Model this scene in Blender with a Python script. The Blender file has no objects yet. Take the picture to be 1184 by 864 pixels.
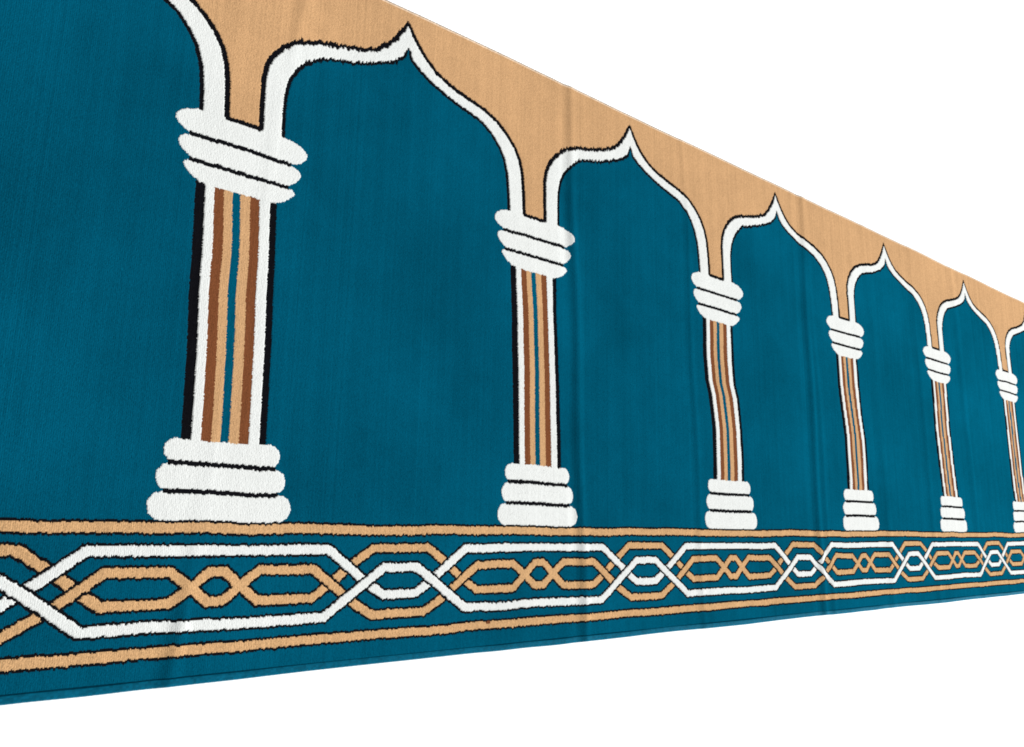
import bpy, math
import numpy as np
from mathutils import Matrix, Vector

rng = np.random.default_rng(7)
P = 0.6                                   # metres per repeat of the woven design
scene = bpy.context.scene
col = scene.collection

# ------------------------------------------------------------------ materials
def srgb(r, g, b):
    f = lambda c: (c/255/12.92) if c/255 <= 0.04045 else ((c/255+0.055)/1.055)**2.4
    return (f(r), f(g), f(b))

def yarn(name, rgb, rough=0.95, sheen=0.25, tone=0.35, streak=0.12, mott=0.12, sheen_tint=(1, 1, 1), spec=0.0):
    m = bpy.data.materials.new(name); m.use_nodes = True
    nt = m.node_tree; nt.nodes.clear()
    N = nt.nodes.new; L = nt.links.new
    out = N('ShaderNodeOutputMaterial'); b = N('ShaderNodeBsdfPrincipled')
    L(b.outputs[0], out.inputs[0])
    b.inputs['Roughness'].default_value = rough
    b.inputs['Specular IOR Level'].default_value = spec
    b.inputs['Sheen Weight'].default_value = sheen
    b.inputs['Sheen Roughness'].default_value = 0.5
    b.inputs['Sheen Tint'].default_value = (*sheen_tint, 1)
    tc = N('ShaderNodeTexCoord')
    at = N('ShaderNodeAttribute'); at.attribute_name = 'yarn_tone'
    # broad pile shading (nap brushed one way or the other)
    n1 = N('ShaderNodeTexNoise'); n1.inputs['Scale'].default_value = 3.4; n1.inputs['Detail'].default_value = 4
    L(tc.outputs['Object'], n1.inputs['Vector'])
    # streaks that run across the carpet, along the weaving rows
    mp = N('ShaderNodeMapping'); mp.inputs['Scale'].default_value = (70, 2.2, 1)
    L(tc.outputs['Object'], mp.inputs['Vector'])
    n2 = N('ShaderNodeTexNoise'); n2.inputs['Scale'].default_value = 1.0; n2.inputs['Detail'].default_value = 3
    L(mp.outputs[0], n2.inputs['Vector'])
    def cen(sock, k):
        a = N('ShaderNodeMath'); a.operation = 'SUBTRACT'; L(sock, a.inputs[0]); a.inputs[1].default_value = 0.5
        c = N('ShaderNodeMath'); c.operation = 'MULTIPLY'; L(a.outputs[0], c.inputs[0]); c.inputs[1].default_value = k
        return c.outputs[0]
    s = N('ShaderNodeMath'); s.operation = 'ADD'; L(cen(n1.outputs['Fac'], mott*2), s.inputs[0]); L(cen(n2.outputs['Fac'], streak*2), s.inputs[1])
    s2 = N('ShaderNodeMath'); s2.operation = 'ADD'; L(s.outputs[0], s2.inputs[0]); L(cen(at.outputs['Fac'], tone), s2.inputs[1])
    s3 = N('ShaderNodeMath'); s3.operation = 'ADD'; L(s2.outputs[0], s3.inputs[0]); s3.inputs[1].default_value = 1.0
    v = N('ShaderNodeVectorMath'); v.operation = 'SCALE'; v.inputs[0].default_value = rgb
    L(s3.outputs[0], v.inputs['Scale']); L(v.outputs[0], b.inputs['Base Color'])
    # fibre-scale bump
    n3 = N('ShaderNodeTexNoise'); n3.inputs['Scale'].default_value = 900; n3.inputs['Detail'].default_value = 2
    L(tc.outputs['Object'], n3.inputs['Vector'])
    bp = N('ShaderNodeBump'); bp.inputs['Strength'].default_value = 0.25; bp.inputs['Distance'].default_value = 0.0006
    L(n3.outputs['Fac'], bp.inputs['Height']); L(bp.outputs[0], b.inputs['Normal'])
    return m

M_TEAL  = yarn('teal_wool',  (0.0004, 0.0605, 0.1060), sheen=0.12, tone=0.34, streak=0.13, mott=0.46, sheen_tint=(0.0, 0.55, 0.85))
M_TAN   = yarn('tan_wool',   (0.455, 0.268, 0.132), sheen=0.03, tone=0.34, streak=0.10, mott=0.12, sheen_tint=(1, .8, .6))
M_WHITE = yarn('white_wool', (0.600, 0.615, 0.598), sheen=0.03, tone=0.14, streak=0.05, mott=0.03)
M_TAN_LIT = yarn('tan_wool_lit', (0.475, 0.284, 0.138), sheen=0.03, tone=0.44, streak=0.08, mott=0.12, sheen_tint=(1, .8, .6))  # tan wool again, lighter look of pile seen from above put into its colour
M_BLACK = yarn('black_wool', (0.0045, 0.0045, 0.006), sheen=0.0, tone=0.5, streak=0.1, mott=0.1)
M_BROWN = yarn('brown_wool', (0.150, 0.051, 0.020), sheen=0.03, tone=0.35, streak=0.10, mott=0.10, sheen_tint=(1, .6, .4))
M_TEAL_BIND = yarn('teal_binding_thread', (0.0005, 0.070, 0.122), rough=0.7, sheen=0.30, tone=0.5, streak=0.3, mott=0.2, sheen_tint=(0, .6, .9), spec=0.03)
M_SEAM = yarn('dark_seam_groove', (0.0004, 0.030, 0.055), sheen=0.0)  # darker teal for the groove faces between binding and pile
M_TAN_BIND  = yarn('tan_binding_thread',  (0.640, 0.480, 0.340), rough=0.8, sheen=0.05, tone=0.3, streak=0.2, mott=0.1)
M_GREY_BIND = yarn('grey_binding_thread', (0.190, 0.150, 0.115), rough=0.8, sheen=0.0, tone=0.3, streak=0.2, mott=0.1)
M_JUTE  = yarn('woven_backing', (0.300, 0.240, 0.170), sheen=0.1)

def floor_material():
    m = bpy.data.materials.new('white_floor'); m.use_nodes = True
    nt = m.node_tree; b = nt.nodes['Principled BSDF']
    b.inputs['Roughness'].default_value = 0.9; b.inputs['Specular IOR Level'].default_value = 0.1
    n = nt.nodes.new('ShaderNodeTexNoise'); n.inputs['Scale'].default_value = 3
    r = nt.nodes.new('ShaderNodeValToRGB')
    r.color_ramp.elements[0].color = (0.945, 0.945, 0.945, 1); r.color_ramp.elements[1].color = (0.96, 0.96, 0.96, 1)
    nt.links.new(n.outputs['Fac'], r.inputs[0]); nt.links.new(r.outputs[0], b.inputs['Base Color'])
    return m

# ------------------------------------------------------------------ the weave grid
U0, U1 = -1.32, 7.0
V0, V1 = -0.3525, 1.6035                  # pile between the two edge bindings
def spacing():
    pts = [U0]; u = U0
    while u < U1:
        if u < -0.66: d = .008
        elif u < 1.75: d = .0021
        elif u < 5.2: d = .0021 + (u-1.75)*.0020
        else: d = .014
        u += d; pts.append(u)
    return np.array(pts)
ue = spacing()
ve = np.linspace(V0, V1, int((V1-V0)/.0022)+1)
uc = (ue[1:]+ue[:-1])/2; vc = (ve[1:]+ve[:-1])/2
nu, nv = len(uc), len(vc)

def smooth_noise(x, y, seed, scale):
    """value noise, bilinear with smoothstep, about -1..1"""
    r = np.random.default_rng(seed); T = r.uniform(-1, 1, (64, 64))
    x = np.asarray(x)*scale + 17.3; y = np.asarray(y)*scale + 9.1
    xi = np.floor(x).astype(int); yi = np.floor(y).astype(int)
    fx = x-xi; fy = y-yi; fx = fx*fx*(3-2*fx); fy = fy*fy*(3-2*fy)
    g = lambda a, b: T[a % 64, b % 64]
    return (g(xi, yi)*(1-fx)+g(xi+1, yi)*fx)*(1-fy)+(g(xi, yi+1)*(1-fx)+g(xi+1, yi+1)*fx)*fy

UU, VV = np.meshgrid(uc, vc, indexing='ij')
# every weaving column ends its colours a little early or late
kn = int((V1-V0)/.02)+3
J = rng.normal(0, 1, (nu, kn))
J = 0.62*J + 0.42*np.roll(J, 1, 0) + .25*np.roll(J, 2, 0)
kf = (vc-V0)/.02; ki = kf.astype(int); kf = kf-ki
JV = J[:, ki]*(1-kf)+J[:, ki+1]*kf
near = np.clip(1.15-(UU-0.2)*.22, .25, 1.0)
PU = UU + .0035*smooth_noise(UU, VV, 1, 7) + .0005*rng.normal(0, 1, nv)[None, :]*near
PV = VV + .0017*JV*near*(1+1.5*np.clip((VV-1.2)*8, 0, 1)*(np.sin((UU+.05)*2*np.pi) > 0)) + .0028*smooth_noise(UU, VV, 2, 9)
# sideways sway of some columns where the carpet was pulled
def sway(n, vs, os_):
    global PU
    PU = PU - np.interp(VV, vs, os_)*np.exp(-((UU-n)/.28)**4)
sway(0, [.5, .84, 1.2, 1.5], [0, -.0055, -.004, 0])
sway(1, [.5, .84, 1.2, 1.5], [0, -.008, -.006, 0])
sway(2, [.19, .245, .395, .45, .535, .59, .69, .84], [0, .004, .010, .006, -.001, -.017, -.020, -.016])
sway(2.5, [1.2, 1.35], [0, -.015])
sway(3, [.19, .30, .44, .57, .70, .84], [0, .007, .013, .002, -.003, 0])
sway(4, [.16, .24, .36, .57, .72, .84], [0, -.004, -.011, -.020, -.006, 0])
sway(5, [.16, .26, .40, .57, .72, .84], [0, -.014, -.014, -.010, -.004, 0])

# design sits slightly skewed on the ground weave
SV = [0, .19, .85, 1.05, 1.56, 1.61]; SU = [0, -.009, -.034, -.035, -.066, -.068]
Q = PU - np.interp(PV, SV, SU)
n_col = np.floor(Q+.5).astype(int); X = Q - n_col          # about each column axis
X = np.where((n_col >= 1) & (PV < .86) & (PV > -.01), X*1.035, X); AX = np.abs(X)
n_arch = np.floor(Q).astype(int); D = np.abs(Q-n_arch-.5)   # about each arch axis

TEAL, TAN, WHITE, BLACK, BROWN = 0, 1, 2, 3, 4
PF, PS, PA, PC, PCAP, PPED, PB, PST, PWS, PTS, PSL = range(11)   # parts
part = np.full((nu, nv), PF); ink = np.full((nu, nv), TEAL); inst = np.zeros((nu, nv), int)
def put(mask, p, k, i=None):
    part[mask] = p; ink[mask] = k
    inst[mask] = 0 if i is None else i[mask]

# ---- arches
oc = np.array([(.447, 1.0), (.446, 1.116), (.443, 1.19), (.434, 1.235), (.415, 1.273), (.384, 1.31), (.345, 1.340), (.285, 1.366),
      (.225, 1.381), (.15, 1.402), (.1, 1.424), (.06, 1.458), (.034, 1.49), (.014, 1.52), (0, 1.548)])
ic = np.array([(.397, 1.0), (.394, 1.11), (.390, 1.17), (.378, 1.22), (.36, 1.256), (.33, 1.292), (.282, 1.328), (.23, 1.344),
      (.175, 1.360), (.125, 1.378), (.08, 1.396), (.045, 1.416), (.018, 1.438), (.005, 1.468), (0, 1.478)])
def offset(c, o):
    """push a curve outward (+) by o, keep its end on the axis"""
    t = np.gradient(c, axis=0); t /= np.linalg.norm(t, axis=1)[:, None]
    n = np.stack([t[:, 1], -t[:, 0]], 1)
    r = c + n*o; r[-1] = (0, c[-1, 1] + o*1.5)
    r = r[r[:, 0] >= 0] if o > 0 else np.clip(r, 0, None)
    return r
def inside(c):
    dd = np.concatenate([c[::-1, 0], [.6]]); vv = np.concatenate([c[::-1, 1], [0.0]])
    top = np.interp(D, *mono(dd, vv))
    return (PV < top)
def mono(d, v):
    d = np.maximum.accumulate(np.asarray(d, float)+np.arange(len(d))*1e-7); return d, v
def legs(c):                                # curve as v(d) along the crown, then straight legs
    k = np.argmax(c[:, 1] > 1.2)
    return c
def arch_in(c):
    lo = c[:, 1] <= 1.235
    w = np.interp(PV, c[:, 1], c[:, 0], right=-1)   # half width at this height
    return (D < w)
above = PV > 1.0
Ao = arch_in(offset(oc, .0145)) & above; Aw = arch_in(oc) & above
Ai = arch_in(ic) & above; At = arch_in(offset(ic, -.011)) & above
put(above & (PV > 1.02), PS, TAN)
put(Ao, PA, BLACK, n_arch); put(Aw, PA, WHITE, n_arch); put(Ai, PA, BLACK, n_arch); put(At, PF, TEAL)
put((AX < .06) & (PV > 1.0) & (PV < 1.051) & ~Aw, PA, BLACK, n_arch)

# ---- columns
sh = (PV > .16) & (PV < .87)
for lo, hi, k in ((-.104, -.080, BLACK), (-.080, -.057, WHITE), (-.057, -.032, BROWN), (-.032, -.010, TAN), (-.010, .010, TEAL),
                  (.010, .035, TAN), (.035, .059, BROWN), (.059, .086, WHITE), (.086, .104, BLACK)):
    put(sh & (X >= lo) & (X < hi), PC, k, n_col)
def prof(vs, ws, c=0.0):
    w = np.interp(PV, vs, ws, left=-1, right=-1)
    return np.abs(X-c) < w
def pad(v0, v1, hw, r):
    """roll with rounded ends"""
    m, h = (v0+v1)/2, (v1-v0)/2
    qx = np.abs(X)-hw+r; qy = np.abs(PV-m)-h+r
    d = np.hypot(np.maximum(qx, 0), np.maximum(qy, 0)) + np.minimum(np.maximum(qx, qy), 0) - r
    return d < 0
put(pad(.000, .066, .172, .031), PPED, WHITE, n_col)
put(pad(.070, .132, .157, .029), PPED, WHITE, n_col)
put(pad(.136, .192, .142, .027), PPED, WHITE, n_col)
put((AX < .139) & (np.abs(PV-.0675) < .0058), PPED, BLACK, n_col)
put((AX < .132) & (np.abs(PV-.1345) < .0058), PPED, BLACK, n_col)
put(prof([.846, .852, .86, .875, .886, .893, .898, .902], [.085, .105, .119, .136, .145, .143, .134, .115], .006), PCAP, WHITE, n_col)
put(prof([.904, .909, .92, .935, .947, .957, .963, .967], [.115, .128, .145, .158, .162, .157, .148, .12], .006), PCAP, WHITE, n_col)
put(prof([.970, .975, .985, 1.000, 1.012, 1.024, 1.034, 1.040, 1.044], [.12, .142, .160, .174, .175, .167, .15, .13, .10], .007) & ~((AX < .049) & (PV > 1.038)), PCAP, WHITE, n_col)
put((np.abs(X-.004) < .135) & (np.abs(PV-.9705) < .0058), PCAP, BLACK, n_col)
put((np.abs(X-.004) < .130) & (np.abs(PV-.9030) < .0058), PCAP, BLACK, n_col)

# ---- border with interlaced straps
low = PV < -.0005
put(low, PB, TEAL)
PX = PU - np.floor(PU+.5); S = np.abs(PX)                  # mirror about each column axis
def dist(pts):
    d = np.full(PV.shape, 9.0)
    for (a, b), (c, e) in zip(pts[:-1], pts[1:]):
        vx, vy = c-a, e-b; L2 = vx*vx+vy*vy
        t = np.clip(((S-a)*vx+(PV-b)*vy)/L2, 0, 1)
        d = np.minimum(d, np.hypot(S-a-t*vx, PV-b-t*vy))
    return d
bw = PV > -.36
dA1 = dist([(0, -.118), (.018, -.118), (.058, -.153), (.103, -.190), (.243, -.190), (.285, -.163)])
dA2 = dist([(.285, -.163), (.357, -.106), (.415, -.066), (.5, -.066)])
dB1 = dist([(0, -.188), (.018, -.188), (.058, -.153), (.105, -.117), (.242, -.117), (.25, -.123)])
dB2 = dist([(.25, -.123), (.36, -.206), (.42, -.242), (.5, -.242)])
dW1 = dist([(0, -.069), (.284, -.069), (.408, -.163), (.45, -.190), (.5, -.190)])
dW2 = dist([(0, -.241), (.280, -.241), (.450, -.118), (.5, -.118)])
HW, OL = .0112, .0062
def strap(d, p, k):
    put(low & (d < HW+OL), p, BLACK); put(low & (d < HW), p, k)
dA = np.minimum(dA1, dA2)
HW = .0106
strap(dA, PTS, TAN)
dch = np.minimum(dA1, np.minimum(dB1, dB2))                 # the little chain crosses without a break
strap(np.minimum(dB1, dB2), PTS, TAN)
m = low & (S < .2); put(m & (np.minimum(dA1, dB1) < HW+OL), PTS, BLACK); put(m & (np.minimum(dA1, dB1) < HW), PTS, TAN)
HW = .0113; strap(dW1, PWS, WHITE); strap(dW2, PWS, WHITE)
for c, p, h in ((-.0175, PST, .0112), (-.2955, PSL, .0106)):
    d = np.abs(PV-c); put(d < h+OL, p, BLACK); put(d < h, p, TAN)
# a pulled spot in the lower stripe
nick = ((UU-.806)/.008)**2 + ((VV+.2870)/.0050)**2 < 1
ink[nick & (part == PSL)] = BROWN

# ------------------------------------------------------------------ heights
PILE = .0065
def creases(u, v):
    z = 0
    for c0, k, a, w in ((-.04, .100, .0026, .018), (1.185, -.046, .0030, .019), (1.80, -.03, .0013, .016), (2.635, -.002, .0032, .022),
                        (2.70, -.03, .0014, .02), (3.25, -.02, .0012, .03), (3.75, -.02, .0014, .03), (4.3, -.02, .0016, .03)):
        if c0 < 0: a = a*(.12+.88*np.clip((np.abs(v-.62)-.6)/.25, 0, 1))
        a = a*np.interp(v, [1.1, 1.35], [1.0, .62])
        x = u-(c0+k*(v-.1)) + .006*np.sin(v*7+c0*5)
        z = z + a*np.exp(-(x/w)**2) - .6*a*np.exp(-((x+2.0*w)/(w*1.3))**2)
    return z
def ground(u, v):
    z = PILE + .0014*(1+smooth_noise(u, v*.45, 5, 3.1)) + .0005*smooth_noise(u, v, 6, 8)
    return z + creases(u, v)
EU, EV = np.meshgrid(ue, ve, indexing='ij')
lift = np.array([0, .0003, .0008, -.0006, .0003])[ink]
lp = np.pad(lift, 1, mode='edge')
lift_v = (lp[:-1, :-1]+lp[1:, :-1]+lp[:-1, 1:]+lp[1:, 1:])/4
tuft = rng.normal(0, .00011, EU.shape) + .00014*(np.arange(len(ue)) % 2)[:, None]
EZ = ground(EU, EV) + lift_v + tuft
CO = np.stack([EU*P, EV*P, EZ], -1).reshape(-1, 3).astype(np.float32)
# yarn tone per tuft: grain, weaving-row stripes, slow drift
tone = .5 + rng.normal(0, .28, (nu, nv)) + rng.normal(0, .12, nu)[:, None] + .12*smooth_noise(UU, VV, 8, 24)
tone = np.clip(tone, 0, 1)

nve = len(ve)
ii, jj = np.meshgrid(np.arange(nu), np.arange(nv), indexing='ij')
base_idx = (ii*nve+jj)

def sheet(name, mask, mats, parent, label=None):
    mats = list(mats)
    f = base_idx[mask]; k = ink[mask]
    quads = np.stack([f, f+nve, f+nve+1, f+1], 1)
    used, inv = np.unique(quads, return_inverse=True); inv = inv.reshape(-1)
    me = bpy.data.meshes.new(name)
    nq = len(quads)
    me.vertices.add(len(used)); me.vertices.foreach_set('co', CO[used].reshape(-1))
    me.loops.add(nq*4); me.loops.foreach_set('vertex_index', inv.astype(np.int32))
    me.polygons.add(nq); me.polygons.foreach_set('loop_start', np.arange(0, nq*4, 4, dtype=np.int32))
    slot = {}
    for key, mm in mats:
        slot[key] = len(me.materials); me.materials.append(mm)
    lut = np.zeros(8, np.int32)
    for key, s in slot.items(): lut[key] = s
    me.polygons.foreach_set('material_index', lut[k])
    a = me.attributes.new('yarn_tone', 'FLOAT', 'FACE'); a.data.foreach_set('value', tone[mask].astype(np.float32))
    me.update(calc_edges=True)
    me.polygons.foreach_set('use_smooth', np.zeros(nq, bool))
    o = bpy.data.objects.new(name, me); col.objects.link(o); o.parent = parent
    if label: o['label'] = label
    return o

carpet = bpy.data.objects.new('prayer_carpet', None); col.objects.link(carpet)
carpet['label'] = 'long teal prayer carpet with white columns, arches and tan interlaced border on white floor'
carpet['category'] = 'carpet'

ALL = {TEAL: M_TEAL, TAN: M_TAN, WHITE: M_WHITE, BLACK: M_BLACK, BROWN: M_BROWN}
ms = lambda *k: [(x, ALL[x]) for x in k]
sheet('pile_field', part == PF, ms(TEAL), carpet, 'plain teal pile inside the arches')
sheet('spandrel', part == PS, ms(TAN), carpet, 'plain tan pile above the arches')
for n in range(-2, 8):
    m = (part == PA) & (inst == n)
    if m.sum() > 400: sheet('arch', m, ms(WHITE, BLACK), carpet)
for n in range(-2, 8):
    m = (part == PC) & (inst == n)
    if m.sum() < 400: continue
    c = sheet('column', m, ms(WHITE, BLACK, BROWN, TAN, TEAL), carpet)
    for nm, p in (('capital', PCAP), ('pedestal', PPED)):
        mm = (part == p) & (inst == n)
        if mm.any(): sheet(nm, mm, ms(WHITE, BLACK), c)
BT = [(TAN, M_TAN_LIT), (BLACK, M_BLACK)]
sheet('border_ground', part == PB, ms(TEAL), carpet, 'teal pile of the border band')
sheet('border_stripe', part == PST, BT, carpet, 'tan border stripe under the columns')
sheet('border_stripe', part == PSL, BT+[(BROWN, M_BROWN)], carpet, 'tan border stripe near the teal edge')
sheet('border_strap', part == PWS, ms(WHITE, BLACK), carpet, 'white interlaced strap')
sheet('border_strap', part == PTS, BT, carpet, 'tan interlaced strap with small chain links')

# ------------------------------------------------------------------ edge bindings and backing
def mesh_obj(name, verts, faces, mats, parent, label=None, midx=None, smooth=True):
    me = bpy.data.meshes.new(name); me.from_pydata([tuple(map(float, v)) for v in verts], [], [tuple(map(int, f)) for f in faces])
    for mm in mats: me.materials.append(mm)
    if midx is not None: me.polygons.foreach_set('material_index', np.array(midx, np.int32))
    me.polygons.foreach_set('use_smooth', np.full(len(me.polygons), smooth))
    a = me.attributes.new('yarn_tone', 'FLOAT', 'FACE'); a.data.foreach_set('value', rng.uniform(.1, .9, len(me.polygons)).astype(np.float32))
    o = bpy.data.objects.new(name, me); col.objects.link(o); o.parent = parent
    if label: o['label'] = label
    return o

def binding(name, profile, mats, face_mat, label, step=.0065):
    """a stitched edge: profile of (v, height fraction) swept along the carpet"""
    us = np.arange(U0-.004, U1+.004, step); k = len(profile)
    verts = []; faces = []; mi = []
    for a, u in enumerate(us):
        rip = .00035*(1 if a % 2 else -1)
        for (v, h) in profile:
            g = float(ground(np.array(u), np.array(v)))
            edge = .0022*float(smooth_noise(u, v, 11, 2.3))+.0009*float(smooth_noise(u, v, 12, 9))
            verts.append((u*P, (v+edge)*P, max(.0004, h*g+(rip if h > .2 else 0)+(rng.normal(0, .00012) if h > .2 else 0))))
        if a:
            for j in range(k-1):
                i0 = (a-1)*k+j; faces.append((i0, i0+k, i0+k+1, i0+1)); mi.append(face_mat[j])
    faces.append(tuple(range(k))); mi.append(0); faces.append(tuple(reversed(range((len(us)-1)*k, len(us)*k)))); mi.append(0)
    return mesh_obj(name, verts, faces, mats, carpet, label, mi)
binding('edge_binding', [(-.3735, .03), (-.3742, .35), (-.3728, .75), (-.3695, 1.10), (-.3645, 1.27), (-.3595, 1.20), (-.3560, .92), (-.3535, .70), (-.3490, .66)],
        [M_TEAL_BIND, M_SEAM], [0, 0, 0, 0, 0, 0, 1, 1], 'shiny teal overlocked edge')
binding('edge_binding', [(1.5985, .76), (1.6015, 1.10), (1.6055, 1.14), (1.6085, 1.06), (1.6115, .85), (1.6110, .35), (1.6100, .03)],
        [M_TAN_BIND, M_GREY_BIND], [0, 0, 1, 1, 1, 1], 'thin tan and grey overlocked edge')

us = np.arange(U0, U1, .03); vs = np.linspace(-.371, 1.607, 40)
bv = []; bf = []
for u in us:
    for v in vs:
        bv.append((u*P, v*P, float(ground(np.array(u), np.array(v)))*.40))
nb = len(bv); kv = len(vs)
for (x, y, z) in list(bv): bv.append((x, y, .0006))
for a in range(len(us)-1):
    for j in range(kv-1):
        i0 = a*kv+j
        bf.append((i0, i0+kv, i0+kv+1, i0+1)); bf.append((nb+i0, nb+i0+1, nb+i0+kv+1, nb+i0+kv))
for a in range(len(us)-1):
    for j in (0, kv-1):
        i0 = a*kv+j; q = (i0, nb+i0, nb+i0+kv, i0+kv); bf.append(q if j == 0 else q[::-1])
for j in range(kv-1):
    for a in (0, len(us)-1):
        i0 = a*kv+j; q = (i0, i0+1, nb+i0+1, nb+i0); bf.append(q if a == 0 else q[::-1])
mesh_obj('backing', bv, bf, [M_JUTE], carpet)

# ------------------------------------------------------------------ floor
fm = bpy.data.meshes.new('floor')
fm.from_pydata([(-40, -40, 0), (40, -40, 0), (40, 40, 0), (-40, 40, 0)], [], [(0, 1, 2, 3)])
fm.materials.append(floor_material())
fl = bpy.data.objects.new('floor', fm); col.objects.link(fl); fl['kind'] = 'structure'; fl['label'] = 'plain bright white floor under the carpet'

# ------------------------------------------------------------------ light
w = bpy.data.worlds.new('World'); scene.world = w; w.use_nodes = True
bg = w.node_tree.nodes['Background']; bg.inputs[0].default_value = (1, 1, 1, 1); bg.inputs[1].default_value = 0.70
def area(name, loc, target, size, energy, color=(1, 1, 1)):
    l = bpy.data.lights.new(name, 'AREA'); l.energy = energy; l.size = size; l.color = color
    o = bpy.data.objects.new(name, l); col.objects.link(o); o.location = loc
    o.rotation_euler = (Vector(target)-Vector(loc)).to_track_quat('-Z', 'Y').to_euler()
    return o
area('window_softbox', (30, 1.2, 16.5), (1.2, .4, 0), 9.0, 18400)

# ------------------------------------------------------------------ camera
R = np.array([[0.7976338, 0.0210109, 0.60277597], [0.1310048, -0.98156906, -0.13913992], [0.58874278, 0.18994925, -0.78568519]])
C = np.array([-0.55349276, 0.02310712, 1.90642438])*P; C[2] += .0095
cam = bpy.data.cameras.new('camera'); co = bpy.data.objects.new('camera', cam); col.objects.link(co)
mw = Matrix.Identity(4)
for r in range(3):
    mw[r][0] = R[0][r]; mw[r][1] = -R[1][r]; mw[r][2] = -R[2][r]; mw[r][3] = C[r]
co.matrix_world = mw
cam.sensor_width = 36; cam.lens = 36*861.962/1184; cam.clip_start = .01; cam.clip_end = 500
scene.camera = co
scene.cycles.filter_width = 1.8
scene.view_settings.view_transform = 'Standard'; scene.view_settings.look = 'None'
scene.view_settings.exposure = 0; scene.view_settings.gamma = 1
